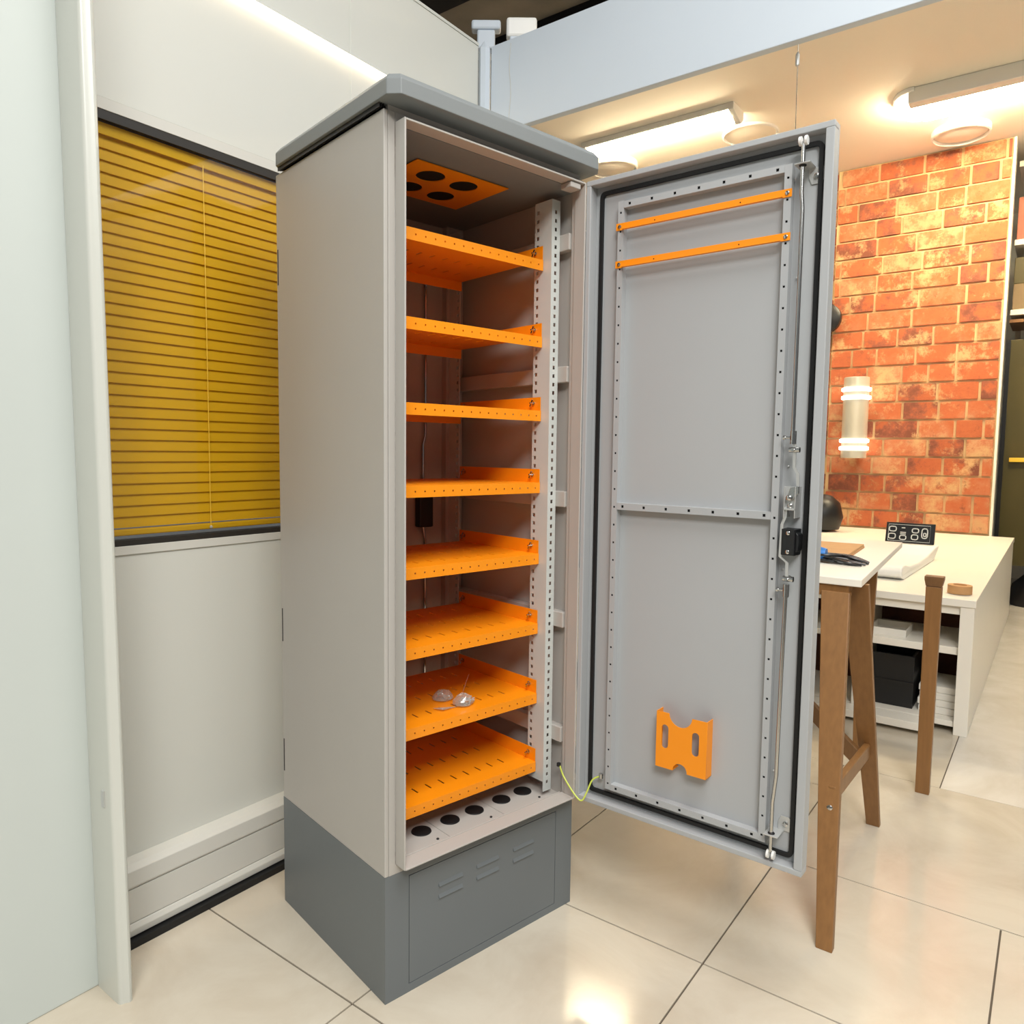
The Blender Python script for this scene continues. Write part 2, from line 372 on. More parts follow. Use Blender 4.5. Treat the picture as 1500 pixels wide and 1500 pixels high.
# ---- corner post, fascia, ceilings
post = struct(obj('trim_2', MB().lathe([(0.024, 0.0), (0.024, 2.770), (0.004, 2.800)], (1.186, 0.690, 0), 8), 'fascia_white'), 'white octagonal corner post between wall and fascia')
XF = 1.190
fas = struct(obj('wall_fascia', MB().box(XF, XF + 0.03, -3.6, 0.662, 2.456, 2.776), 'fascia_white', bevel=0.002), 'bluish white fascia panel above the passage')
obj('loose_wire', MB().tube([(XF - 0.002, 0.570 + 0.004 * math.sin(z * 31), z) for z in [2.46 + 0.02 * k for k in range(16)]], 0.0011, 5), 'trunk_white', fas)
brk = empty('mounting_bracket', (1.225, 0.715, 2.79), math.radians(36)); tag(brk, 'small white T shaped bracket on top of the corner post', 'bracket')
obj('stem', MB().box(-0.020, 0.020, -0.034, 0.034, 0.0, 0.070), 'fascia_white', brk, bevel=0.006)
obj('plate', MB().box(-0.022, 0.022, -0.056, 0.056, 0.0705, 0.106), 'fascia_white', brk, bevel=0.008)
brk2 = empty('mounting_bracket', (1.285, 0.590, 2.72), math.radians(36)); tag(brk2, 'broader white bracket behind the fascia top edge', 'bracket')
obj('stem', MB().box(-0.020, 0.020, -0.045, 0.045, 0.0, 0.11), 'fascia_white', brk2, bevel=0.006)
obj('plate', MB().box(-0.024, 0.024, -0.058, 0.058, 0.10, 0.172), 'plaster_white', brk2, bevel=0.010)
rod = tag(obj('tie_rod', MB().tube([(1.215, 0.835, 2.800), (1.345, 0.655, 2.800)], 0.011, 10), 'trunk_white', sm=True), 'thin pale rod bridging the corner behind the post', 'rod')
# hanging wire with gripper below the fascia edge
hw = tag(empty('hanging_wire', (XF + 0.05, -0.46, 0)), 'thin steel wire hanging from the fascia with a small gripper', 'wire')
obj('cable', MB().tube([(0, 0, 2.50), (0.001, -0.004, 1.95)], 0.0011, 6), 'steel', hw)
obj('gripper', MB().lathe([(0.002, 0), (0.006, 0.003), (0.006, 0.034), (0.003, 0.040)], (0, 0, 2.405), 10), 'zinc', hw, sm=True)
# ceilings
struct(obj('ceiling', MB().box(3.45, 8.4, -3.6, 4.5, 3.74, 3.80), 'ceiling_cream'), 'cream ceiling over the rear shop area')
cd = struct(obj('ceiling_dark', MB().box(0.3, 4.6, -0.6, 4.5, 4.10, 4.16), 'ceiling_dark'), 'dark raw ceiling seen above the partition')
obj('beam', MB().box(2.25, 2.58, -0.6, 4.4, 4.02, 4.0995), 'beam_black', cd)
obj('beam', MB().box(3.12, 3.40, -0.6, 4.4, 4.04, 4.0995), 'beam_black', cd)

# ---- brick wall at the back
XB = 6.0
bw = struct(obj('wall_back', MB().box(XB, XB + 0.09, -0.722, 0.555, 0.0, 3.738).box(XB + 0.05, XB + 0.14, 0.555, 2.4, 0.0, 3.738), 'mortar'), 'wall faced with red and pale orange bricks')
bm_ = bmesh.new(); bmesh.ops.create_cube(bm_, size=1.0); bmesh.ops.bevel(bm_, geom=bm_.edges[:], offset=0.025, segments=1, affect='EDGES')
brick_me = bpy.data.meshes.new('brick'); bm_.to_mesh(brick_me); bm_.free(); brick_me.materials.append(MATS['brick'])
rb = random.Random(11)
CH = 0.1555; z = 0.63; row = 0
while z < 3.735:
    top = min(z + CH, 3.737)
    for (ya, yb, xf) in ((-0.722, 0.555, XB), (0.555, 0.93, XB + 0.05)):
        y = ya - rb.uniform(0.0, 0.16) - (0.15 if row % 2 else 0)
        while y < yb:
            L = rb.choice((0.27, 0.30, 0.30, 0.34, 0.20))
            a, b = max(y, ya), min(y + L, yb)
            if b - a > 0.03:
                o = obj('brick', brick_me, None, bw)
                o.location = (xf - 0.003 + rb.uniform(-0.002, 0.002), (a + b) / 2, (z + top) / 2); o.scale = (0.026, b - a - 0.020, top - z - 0.018)
            y += L
    z += CH; row += 1
struct(obj('trim_3', MB().box(XB - 0.02, XB + 0.10, -0.742, -0.7225, 0.0, 3.735), 'bench_white', bevel=0.003), 'thin white trim closing the brick wall edge')
struct(obj('wall_far', MB().box(8.2, 8.3, -4.5, 3.0, 0, 3.8), 'wall_white'), 'plain white rear wall of the shop')

# ================================================================== THE CABINET
# local frame: x along the front, y into the depth, z up; turned 12 degrees on the floor
cab = tag(empty('telecom_cabinet', (0, 0, 0), math.radians(-12)), 'tall grey steel equipment cabinet with open door and orange shelves', 'cabinet')
W, D, HP, H = 0.600, 0.5206, 0.2989, 1.952
LX0, LX1, LZ0, LZ1, LY = 0.0274, 0.5727, 0.322, 1.9314, -0.036
# plinth
pl = obj('plinth', MB().box(0.0, W, 0.004, D, 0.0, HP).box(0.0, 0.0635, 0.0, 0.004, 0, HP).box(0.5385, W, 0.0, 0.004, 0, HP)
         .box(0.0635, 0.5385, 0.0, 0.004, 0.2825, HP).box(0.0635, 0.5385, 0.0, 0.004, 0.0, 0.0195), 'plinth_grey', cab)
pl['label'] = 'dark grey plinth'
obj('access_panel', MB().box(0.0652, 0.5368, 0.0002, 0.0038, 0.0210, 0.2805), 'plinth_grey', pl)
obj('panel_gap', MB().box(0.0635, 0.5385, 0.0025, 0.0041, 0.0195, 0.2825), 'dark_void', pl)
lv = MB().loft([[(x, y, z) for (y, z) in ((0.0003, 0.007), (-0.0030, -0.002), (-0.0026, -0.0035), (0.0003, -0.0030))] for x in (0.0, 0.071)])
lv0 = None
for (x, z) in ((0.148, 0.2250), (0.148, 0.1960), (0.2635, 0.2265), (0.2635, 0.1970), (0.384, 0.2270), (0.384, 0.1965)):
    if lv0 is None: lv0 = obj('louver', lv, 'plinth_grey', pl, (x, 0, z))
    else: linked(lv0, pl, (x, 0, z))
# carcass
def part(name, mb, m='cabinet_grey', bevel=0.0, sm=False): return obj(name, mb, m, cab, bevel=bevel, sm=sm)
sp = part('side_panel', MB().box(0.0, 0.010, 0.0, D, HP, H), bevel=0.002)
for z in (1.72, 0.78, 0.42): obj('hinge_slot', MB().box(-0.0006, 0.001, D - 0.010, D - 0.006, z - 0.045, z + 0.045), 'dark_void', sp)
part('side_panel', MB().box(W - 0.010, W, 0.0, D, HP, H), bevel=0.002)
bp_ = part('back_panel', MB().box(0.010, W - 0.010, D - 0.008, D, HP, H))
obj('rear_stile', MB().box(0.012, 0.075, D - 0.030, D - 0.008, HP, H).box(0.525, 0.588, D - 0.030, D - 0.008, HP, H), 'cabinet_grey', bp_)
obj('rear_lock_rod', MB().tube([(0.455, D - 0.020, 1.90), (0.455, D - 0.020, 1.30), (0.448, D - 0.018, 1.27), (0.448, D - 0.018, 1.12)], 0.004, 8), 'steel', bp_)
obj('rear_lock_rod', MB().tube([(0.448, D - 0.018, 1.02), (0.455, D - 0.020, 0.98), (0.455, D - 0.020, 0.36)], 0.004, 8), 'steel', bp_)
obj('rear_lock', MB().box(0.425, 0.475, D - 0.036, D - 0.008, 1.02, 1.12), 'black_plastic', bp_, bevel=0.004)
obj('rear_stiffener', MB().box(0.365, 0.385, D - 0.026, D - 0.008, 0.34, 1.90), 'cabinet_grey', bp_)
part('top_panel', MB().box(0.010, W - 0.010, 0.002, D - 0.008, 1.926, 1.934), 'roof_grey')  # roof colour used here to darken the inner top as if shaded
part('base_pan', MB().box(0.010, W - 0.010, 0.002, D - 0.008, 0.2992, 0.3030))
# front frame (face at y = 0) and the door seat lip that stands proud of it
part('front_frame', MB().box(0.0105, LX0, 0.0, 0.014, HP, H).box(LX1, W - 0.0105, 0.0, 0.014, HP, H)
     .box(LX0, LX1, 0.0, 0.014, LZ1, H).box(LX0, LX1, 0.0, 0.014, HP, LZ0 - 0.001), bevel=0.001)
lt = 0.0045
part('door_seat', MB().box(LX0, LX0 + lt, LY, 0.0, LZ0, LZ1).box(LX1 - lt, LX1, LY, 0.0, LZ0, LZ1)
     .box(LX0 + lt, LX1 - lt, LY, 0.002, LZ1 - lt, LZ1).box(LX0 + lt, LX1 - lt, LY, 0.010, LZ0 - 0.002, LZ0 + 0.002)
     .box(LX0 + lt, LX1 - lt, 0.014, 0.017, 0.3032, LZ0 + 0.001), bevel=0.0012)
part('door_catch', MB().box(0.520, 0.556, LY + 0.004, 0.004, LZ1 - 0.020, LZ1 - 0.006), bevel=0.002)
# roof
def octa(x0, x1, y0, y1, c, z): return [(x0 + c, y0, z), (x1 - c, y0, z), (x1, y0 + c, z), (x1, y1 - c, z), (x1 - c, y1, z), (x0 + c, y1, z), (x0, y1 - c, z), (x0, y0 + c, z)]
roof = part('roof', MB().loft([octa(-0.015, W + 0.015, -0.056, D - 0.012, 0.022, 1.9630), octa(-0.015, W + 0.015, -0.056, D - 0.012, 0.022, 1.9940),
                             octa(-0.004, W + 0.004, -0.043, D - 0.022, 0.016, 2.0080), octa(0.10, W - 0.10, 0.10, D - 0.10, 0.02, 2.0240)]), 'roof_grey', bevel=0.0015)
roof['label'] = 'darker grey overhanging roof'
part('roof_neck', MB().box(0.012, W - 0.012, 0.003, D - 0.02, 1.9345, 1.9629))
vent = part('roof_vent', MB().box(0.008, 0.0118, 0.012, D - 0.03, H + 0.0005, 1.9626), 'black_plastic')
for k in range(3): obj('vent_slat', MB().box(-0.008 + 0.005 * k, -0.006 + 0.005 * k, 0.004, D - 0.03, 1.9535 + 0.001 * k, 1.9626), 'black_plastic', vent)
# rack posts
def hz(z0, z1, step, h): 
    out = []; z = z0
    while z + h < z1: out.append((z, z + h)); z += step
    return out
PZ0, PZ1 = 0.318, 1.905
def rack_post(name, x, y, sx, sy):
    """sx: +1 flange runs towards +x; sy: +1 web runs towards +y"""
    m = MB(); h = PZ1 - PZ0
    holes = hz(0.02, h - 0.02, 0.0222, 0.0095)
    # front flange (in x-z)
    if sx > 0: m.holeplate((x, y, PZ0), (1, 0, 0), (0, 0, 1), [(0.011, 0.019)], holes, 0.030, h, 0.0018)
    else: m.holeplate((x - 0.030, y, PZ0), (1, 0, 0), (0, 0, 1), [(0.011, 0.019)], holes, 0.030, h, 0.0018)
    # web (in y-z)
    y0 = y if sy > 0 else y - 0.062
    hx = (0.046, 0.056) if sy > 0 else (0.006, 0.016)
    m.holeplate((x, y0, PZ0 + 0.028), (0, 1, 0), (0, 0, 1), [hx], holes[1:-1], 0.062, h - 0.028, 0.0018)
    return part(name, m, 'zinc_post')
mat('zinc_post', srgb(206, 210, 206), 0.4, metal=0.05, var=0.02, vscale=10)
rack_post('rack_post', 0.5365, 0.052, 1, 1); rack_post('rack_post', 0.0635, 0.052, -1, 1)
rack_post('rack_post', 0.5365, 0.500, 1, -1); rack_post('rack_post', 0.0635, 0.500, -1, -1)
for z in (1.797, 1.457, 1.127, 0.800, 0.482):
    part('side_brace', MB().box(0.566, 0.5898, 0.016, 0.488, z - 0.021, z + 0.021), bevel=0.002)
    part('side_brace', MB().box(0.0102, 0.034, 0.016, 0.488, z - 0.021, z + 0.021), bevel=0.002)
# fan plate under the top
fp = flat('fan_plate', [(0.160, 0.112), (0.440, 0.112), (0.440, 0.335), (0.160, 0.335)], [circ(0.243, 0.178, 0.036), circ(0.345, 0.178, 0.036), circ(0.345, 0.277, 0.036), circ(0.243, 0.277, 0.036)], 0.002, 'orange')
fpo = obj('fan_plate', fp, None, cab, (0, 0, 1.9225)); fpo['label'] = 'orange fan plate with four round openings'
for (x, y) in ((0.243, 0.178), (0.345, 0.178), (0.345, 0.277), (0.243, 0.277)):
    obj('fan_opening', MB().lathe([(0.0362, 0.0), (0.0362, 0.0022)], (x, y, 0.0010), 28), 'dark_void', fpo)
# gland plates with rubber grommets in the base
for gx0, gx1, hs in ((0.036, 0.2115, (0.092, 0.173)), (0.2135, 0.3875, (0.262, 0.342)), (0.3895, 0.564, (0.436, 0.514))):
    me = flat('gland_plate', [(gx0, 0.040), (gx1, 0.040), (gx1, 0.200), (gx0, 0.200)], [circ(x, 0.109, 0.0240) for x in hs], 0.002, 'cabinet_grey')
    gp = obj('gland_plate', me, None, cab, (0, 0, 0.3045))
    for x in hs:
        obj('grommet', MB().lathe([(0.0205, 0.004), (0.0245, 0.0035), (0.0255, 0.0012), (0.0225, 0.0005), (0.0205, 0.001), (0.019, -0.0008), (0.001, -0.0008)], (x, 0.109, 0), 28), 'black_rubber', gp, sm=True)
    obj('screw', MB().lathe([(0.0035, 0), (0.0035, 0.002), (0.002, 0.003)], ((hs[0] + hs[1]) / 2 + 0.05, 0.052, 0.001), 10), 'black_plastic', gp)
lb = part('warning_label', MB().box(0.078, 0.110, 0.020, 0.036, 0.3032, 0.3037), 'red_label')
obj('label_mark', MB().box(0.088, 0.100, 0.0255, 0.0300, 0.3037, 0.3039).box(0.092, 0.096, 0.0225, 0.0330, 0.3037, 0.3039), 'white_label', lb)
# shelves
SX0, SX1, SY0, SY1 = 0.0655, 0.5345, 0.080, 0.430
sh = MB()
sxh = [(0.3 + 0.0407 * (k - 4) - 0.0024 - SX0, 0.3 + 0.0407 * (k - 4) + 0.0024 - SX0) for k in range(9)]
syh = [(y - 0.015 - SY0, y + 0.015 - SY0) for y in (0.146, 0.198, 0.252, 0.305, 0.358)]
syh = [syh[0], syh[2], syh[4]]
sh.holeplate((SX0, SY0, 0.0265), (1, 0, 0), (0, 1, 0), sxh, syh, SX1 - SX0, SY1 - SY0, 0.0015)
fh = [(0.0125 + 0.0275 * k - 0.0019, 0.0125 + 0.0275 * k + 0.0019) for k in range(17)]
sh.holeplate((SX0, SY0, 0.0), (1, 0, 0), (0, 0, 1), fh, [(0.0118, 0.0158)], SX1 - SX0, 0.0278, 0.0015)
sh.box(SX0, SX0 + 0.0015, SY0, SY1, 0.0279, 0.064).box(SX1 - 0.0015, SX1, SY0, SY1, 0.0279, 0.064)
sh.box(SX0, SX1, SY1 - 0.0015, SY1, 0.0, 0.0265)
shelf_me = None
sc_me = None
for z in (1.727, 1.528, 1.334, 1.142, 0.949, 0.757, 0.562, 0.368):
    if shelf_me is None:
        s = obj('shelf', sh, 'orange', cab, (0, 0, z), recalc=False); shelf_me = s.data
        s.data.materials[0] = MATS['orange']
    else:
        s = obj('shelf', shelf_me, None, cab, (0, 0, z))
    s['label'] = 'orange perforated steel shelf'
    for (sx, d) in ((SX1 - 0.0016, -1), (SX0 + 0.0016, 1)):
        if sc_me is None:
            k = MB().lathe([(0.0055, 0.0), (0.0055, -0.003), (0.0025, -0.0035), (0.0025, -0.014), (0.001, -0.0145)], (0, 0, 0), 10, 'x')
            k.box(-0.010, -0.006, -0.0022, 0.0022, -0.010, 0.010)
            s1 = obj('screw', k, 'steel', s, (sx, 0.106, 0.048), (0.5, 0, 0)); sc_me = s1.data
        else:
            obj('screw', sc_me, None, s, (sx, 0.106, 0.048), (0.5, 0, 0 if d < 0 else PI))
        obj('screw', sc_me, None, s, (sx, 0.405, 0.048), (0.5, 0, 0 if d < 0 else PI))
# hinges and earth wire
for z in (1.78, 1.245, 0.66, 0.42):
    hg = part('hinge', MB().lathe([(0.0045, -0.035), (0.0045, 0.035)], (LX1 + 0.008, LY + 0.010, z), 12).box(LX1 + 0.001, LX1 + 0.007, LY + 0.004, -0.001, z - 0.03, z + 0.03), 'cabinet_grey')
ca, sa = math.cos(-1.3928), math.sin(-1.3928)
def dpt(x, y, z): return (LX1 + ca * x - sa * y, LY + sa * x + ca * y, z)
wp = [Vector((0.556, 0.006, 0.402)), Vector((0.558, -0.008, 0.375)), Vector(dpt(0.012, -0.022, 0.345)), Vector(dpt(0.034, -0.020, 0.332)), Vector(dpt(0.043, -0.010, 0.352)), Vector(dpt(0.052, 0.004, 0.385)), Vector(dpt(0.070, 0.012, 0.398))]
def catmull(P, n=6):
    out = []
    for i in range(len(P) - 1):
        p0, p1, p2, p3 = P[max(i - 1, 0)], P[i], P[i + 1], P[min(i + 2, len(P) - 1)]
        for k in range(n):
            t = k / n
            out.append(0.5 * ((2 * p1) + (p2 - p0) * t + (2 * p0 - 5 * p1 + 4 * p2 - p3) * t * t + (3 * p1 - p0 - 3 * p2 + p3) * t ** 3))
    out.append(P[-1]); return out
ew = part('earth_wire', MB().tube(catmull(wp), 0.0022, 8), 'wire_green', sm=True)
obj('wire_lug', MB().lathe([(0.006, -0.006), (0.006, 0.006)], dpt(0.072, 0.014, 0.399), 12), 'steel', ew)
obj('wire_lug', MB().lathe([(0.006, -0.004), (0.006, 0.004)], (0.556, 0.010, 0.404), 12), 'black_plastic', ew)

# ---- the door, swung open about 100 degrees (local x to the free edge, -y is the inner side)
DW, DZ0, DZ1, DI = 0.597, 0.322, 1.934, 0.030
dp = MB().box(0.0, DW, DI, DI + 0.006, DZ0, DZ1)
dp.box(0.0, DW, 0.0, DI, DZ1 - 0.013, DZ1).box(0.0, DW, 0.0, DI, DZ0, DZ0 + 0.013)
dp.box(0.0, 0.013, 0.0, DI, DZ0 + 0.013, DZ1 - 0.013).box(DW - 0.018, DW, 0.0, DI, DZ0 + 0.013, DZ1 - 0.013)
door = obj('door', dp, 'door_grey', cab, (LX1, LY, 0), (0, 0, -1.3928), bevel=0.0015); door['label'] = 'open grey steel door seen from inside'
def dpart(name, mb, m, bevel=0.0, sm=False): return obj(name, mb, m, door, bevel=bevel, sm=sm)
gx0, gx1, gz0, gz1, gw = 0.027, 0.570, 0.345, 1.908, 0.009
def rrect(x0, x1, z0, z1, r): 
    out = []
    for cx, cz, a in ((x0 + r, z0 + r, PI), (x1 - r, z0 + r, 1.5 * PI), (x1 - r, z1 - r, 0), (x0 + r, z1 - r, 0.5 * PI)):
        out += [(cx + r * math.cos(a + t * PI / 8), cz + r * math.sin(a + t * PI / 8)) for t in range(5)]
    return out
gme = flat('gasket', rrect(gx0, gx1, gz0, gz1, 0.014), [rrect(gx0 + gw, gx1 - gw, gz0 + gw, gz1 - gw, 0.009)], 0.008, 'black_rubber')
gk = obj('gasket', gme, None, door, (0, DI - 0.004, 0), (PI / 2, 0, 0))
# hat stiffeners with punched holes
SF = 0.010
def bar_v(x0, x1, z0, z1):
    m = MB(); w = x1 - x0
    m.holeplate((x0, SF, z0), (1, 0, 0), (0, 0, 1), [(w / 2 - 0.0024, w / 2 + 0.0024)], hz(0.0135, z1 - z0, 0.0455, 0.0048), w, z1 - z0, -0.0012)
    m.box(x0, x0 + 0.0012, SF + 0.0012, DI, z0, z1).box(x1 - 0.0012, x1, SF + 0.0012, DI, z0, z1)
    o = dpart('stiffener', m, 'door_grey')
    dpart('hole_shade_strip', MB().box(x0 + 0.0016, x1 - 0.0016, SF + 0.003, SF + 0.006, z0 + 0.002, z1 - 0.002), 'dark_void')  # black strip stands in for the shade inside the hollow bar
    return o
bar_v(0.0875, 0.103, 0.371, 1.871); bar_v(0.4945, 0.5105, 0.369, 1.869)
def bar_h(z0, z1, xh):
    m = MB(); h = z1 - z0; w = 0.3910
    m.holeplate((0.1033, SF, z0), (1, 0, 0), (0, 0, 1), [(x - 0.0032, x + 0.0032) for x in xh], [(h / 2 - 0.0032, h / 2 + 0.0032)], w, h, -0.0012)
    m.box(0.1033, 0.4943, SF + 0.0012, DI, z0, z0 + 0.0012).box(0.1033, 0.4943, SF + 0.0012, DI, z1 - 0.0012, z1)
    dpart('hole_shade_strip', MB().box(0.1040, 0.4935, SF + 0.003, SF + 0.006, z0 + 0.0016, z1 - 0.0016), 'dark_void')  # same painted-in darkness behind the holes of the cross bar
    return dpart('stiffener', m, 'door_grey')
h7 = [0.016 + 0.0600 * k for k in range(7)]
bar_h(1.8535, 1.8695, h7); bar_h(1.1085, 1.1255, h7); bar_h(0.3705, 0.3865, h7)
# orange cross rails
for zc in (1.8085, 1.7175):
    m = MB().box(0.084, 0.5125, 0.0075, 0.0095, zc - 0.0085, zc + 0.0085).box(0.104, 0.494, 0.0, 0.0075, zc - 0.0085, zc - 0.0065)
    rl = dpart('cross_rail', m, 'orange', bevel=0.0004); rl['label'] = 'thin orange rail across the door'
    for x in (0.0945, 0.5030): obj('screw', MB().lathe([(0.0048, 0.0), (0.0044, -0.002), (0.002, -0.003)], (x, 0.0075, zc), 12, 'y'), 'steel', rl, sm=True)
    for x in (0.190, 0.400): obj('rivet_hole', MB().lathe([(0.0016, 0), (0.0016, -0.0004)], (x, 0.0075, zc), 8, 'y'), 'dark_void', rl)
# document pocket
px0, px1, pz0, pz1 = 0.2375, 0.3695, 0.4795, 0.6195
outl = [(px0, pz0), (0.284, pz0)] + circ(0.3025, pz0 + 0.002, 0.0185, 12, PI, 0) + [(0.321, pz0), (px1, pz0), (px1, pz1)] + circ(0.3010, pz1 + 0.001, 0.0300, 16, -0.04, -PI + 0.04) + [(px0, pz1)]
def slot(cx, z0, z1, r): return circ(cx, z1 - r, r, 8, 0, PI) + circ(cx, z0 + r, r, 8, PI, 2 * PI)
pme = flat('document_pocket', outl, [slot(0.2610, 0.5295, 0.5890, 0.0090), slot(0.3410, 0.5295, 0.5875, 0.0090)], 0.0015, 'orange')
pk = obj('document_pocket', pme, None, door, (0, -0.002, 0), (PI / 2, 0, 0)); pk['label'] = 'orange sheet metal document pocket'
# (pocket frame: local x, y=z-up, z=towards -y)
obj('pocket_side', MB().box(px0, px0 + 0.0015, pz0, pz1, -0.0318, -0.0008).box(px0, 0.284, pz0, pz0 + 0.0015, -0.0318, -0.0008), 'orange', pk)
obj('pocket_side', MB().box(px1 - 0.0015, px1, pz0, pz1, -0.0318, -0.0008).box(0.321, px1, pz0, pz0 + 0.0015, -0.0318, -0.0008), 'orange', pk)
# lock rods, guides, rollers, latch
RY = -0.004
ur = dpart('lock_rod', MB().tube([(0.5365, RY, 1.902), (0.5365, RY, 1.800), (0.5395, RY, 1.765), (0.5395, RY, 1.290)], 0.0044, 10), 'steel', sm=True)
lr = dpart('lock_rod', MB().tube([(0.5385, RY, 0.965), (0.5360, RY, 0.770), (0.5345, RY, 0.540), (0.5285, RY, 0.475), (0.5285, RY, 0.360)], 0.0044, 10), 'steel', sm=True)
def roller(x, z, par):
    for dx in (-0.006, 0.006):
        obj('roller', MB().lathe([(0.003, -0.003), (0.0095, -0.0025), (0.0095, 0.0025), (0.003, 0.003)], (x + dx, RY, z), 16, 'x'), 'white_label', par, sm=True)
for dx in (-0.006, 0.006):
    for (x, z) in ((0.5365, 1.904), (0.5295, 0.354)):
        dpart('roller', MB().lathe([(0.003, -0.003), (0.0095, -0.0025), (0.0095, 0.0025), (0.003, 0.003)], (x + dx, RY, z), 16, 'x'), 'white_label', sm=True)
for (x, z, s) in ((0.5365, 1.856, 1), (0.5290, 0.402, -1)):
    m = MB().box(x - 0.014, x + 0.018, RY - 0.012, DI, z - 0.0012, z + 0.0012)
    m.prism([(x + 0.004, DI - 0.001, z), (x + 0.034, DI - 0.001, z), (x + 0.034, DI - 0.001, z - s * 0.028), (x + 0.028, DI - 0.001, z - s * 0.034), (x + 0.010, DI - 0.001, z - s * 0.034), (x + 0.004, DI - 0.001, z - s * 0.02)], (0, -0.002, 0))
    dpart('rod_guide', m, 'zinc', bevel=0.0004)
    dpart('guide_bush', MB().lathe([(0.0062, -0.004), (0.0078, -0.002), (0.0078, 0.002), (0.0062, 0.004)], (x, RY, z), 14), 'black_rubber', sm=True)
    dpart('guide_screw', MB().lathe([(0.006, 0), (0.006, -0.004), (0.003, -0.005)], (x + 0.021, DI - 0.003, z - s * 0.018), 8, 'y'), 'steel')
# couplings between rods and flat links
def coupling(x, z, s):
    m = MB().lathe([(0.0068, -0.014), (0.0068, 0.014)], (x, RY, z), 12)
    m.lathe([(0.0030, 0), (0.0030, -0.012), (0.0052, -0.012), (0.0052, -0.017), (0.003, -0.018)], (x - 0.004, RY, z), 10, 'x')
    m.lathe([(0.0060, -0.010), (0.0060, 0.012)], (x + 0.003, RY, z - s * 0.026), 12, 'x')
    m.lathe([(0.0060, 0.012), (0.0035, 0.012), (0.0035, -0.012)], (x + 0.003, RY, z - s * 0.026), 12, 'y')
    return dpart('coupling', m, 'steel', sm=True)
coupling(0.5405, 1.289, 1); coupling(0.5385, 0.957, -1)
def link(pts):
    m = MB(); hw = 0.0032
    m.loft([[(x - hw, RY - 0.001, z), (x + hw, RY - 0.001, z), (x + hw, RY + 0.002, z), (x - hw, RY + 0.002, z)] for x, z in pts])
    return dpart('lock_link', m, 'zinc')
link([(0.5445, 1.275), (0.5450, 1.226), (0.5535, 1.211), (0.5545, 1.186)])
link([(0.5310, 1.140), (0.5305, 1.117), (0.5245, 1.101), (0.5230, 1.030), (0.5385, 1.018), (0.5390, 0.985)])
# latch block
m = MB().box(0.5275, 0.5525, -0.002, 0.0, 1.134, 1.184).box(0.5275, 0.5295, -0.010, DI, 1.116, 1.184).box(0.5505, 0.5525, -0.010, DI, 1.116, 1.184).box(0.5275, 0.5525, -0.010, -0.004, 1.133, 1.137)
lk = dpart('latch', m, 'zinc', bevel=0.0005)
obj('cam', MB().prism([(0.5335, -0.004, 1.158), (0.5400, -0.004, 1.150), (0.5580, -0.004, 1.170), (0.5580, -0.004, 1.186), (0.5400, -0.004, 1.182)], (0, -0.004, 0)), 'steel', lk, bevel=0.001)
obj('bolt', MB().lathe([(0.006, 0), (0.006, -0.006), (0.003, -0.008)], (0.5385, -0.006, 1.160), 12, 'y'), 'steel', lk, sm=True)
obj('bolt', MB().lathe([(0.0055, 0), (0.0055, -0.004), (0.003, -0.006)], (0.5395, -0.002, 1.1425), 12, 'y'), 'steel', lk, sm=True)
# black handle housing
m = MB().prism([(0.5245, DI, 1.0345), (0.5245, -0.006, 1.0345), (0.5540, -0.010, 1.0345), (0.5560, DI, 1.0345)], (0, 0, 0.0575))
m.prism([(0.5540, -0.004, 1.040), (0.5600, -0.004, 1.046), (0.5615, -0.004, 1.063), (0.5600, -0.004, 1.080), (0.5540, -0.004, 1.086)], (0, 0.030, 0))
hh = dpart('handle_housing', m, 'black_plastic', bevel=0.0015); hh['label'] = 'black plastic handle housing'
for z in (1.0425, 1.0835): obj('screw', MB().lathe([(0.0045, 0.002), (0.0045, -0.003), (0.002, -0.0045)], (0.5400, -0.008, z), 12, 'y'), 'steel', hh, sm=True)
for (x, z) in ((0.523, 1.227), (0.5205, 0.999), (0.518, 0.535), (0.5245, 1.632)):
    dpart('weld_stud', MB().lathe([(0.0022, 0), (0.0022, -0.004), (0.001, -0.005)], (x, DI, z), 8, 'y'), 'zinc')

# ---- bag of screws lying on the second lowest shelf
bagr = empty('screw_bag', (0, 0, 0)); tag(bagr, 'small clear plastic bag of screws on the second lowest orange shelf', 'bag of screws')
rz = math.radians(-12); cz, sz = math.cos(rz), math.sin(rz)
bx, by = 0.292, 0.150
bagr.location = (bx * cz - by * sz, bx * sz + by * cz, 0.562 + 0.0281); bagr.rotation_euler = (0, 0, rz)
rg = random.Random(5)
def pouch(cx, cy, rx, ry, h, seed):
    m = MB(); r_ = random.Random(seed); rings = []
    for k, (s, t) in enumerate(((0.75, 0.0), (1.0, 0.18), (0.92, 0.5), (0.62, 0.82), (0.18, 1.0))):
        rings.append([(cx + rx * s * math.cos(a) * r_.uniform(0.86, 1.12), cy + ry * s * math.sin(a) * r_.uniform(0.86, 1.12), h * t * r_.uniform(0.9, 1.08) + 0.0004) for a in [2 * PI * i / 16 for i in range(16)]])
    return m.loft(rings)
pc = pouch(0.028, -0.018, 0.030, 0.024, 0.030, 1)
obj('pouch', pc, 'plastic_bag', bagr); obj('pouch', pouch(0.012, 0.050, 0.030, 0.026, 0.026, 2), 'plastic_bag', bagr)
obj('bag_corner', MB().loft([[(-0.02, -0.012, 0.001), (0.006, -0.022, 0.001), (0.006, -0.022, 0.002), (-0.02, -0.012, 0.002)], [(-0.055, 0.0, 0.004), (-0.045, -0.03, 0.006), (-0.045, -0.03, 0.007), (-0.055, 0.0, 0.005)]]), 'plastic_bag', bagr)
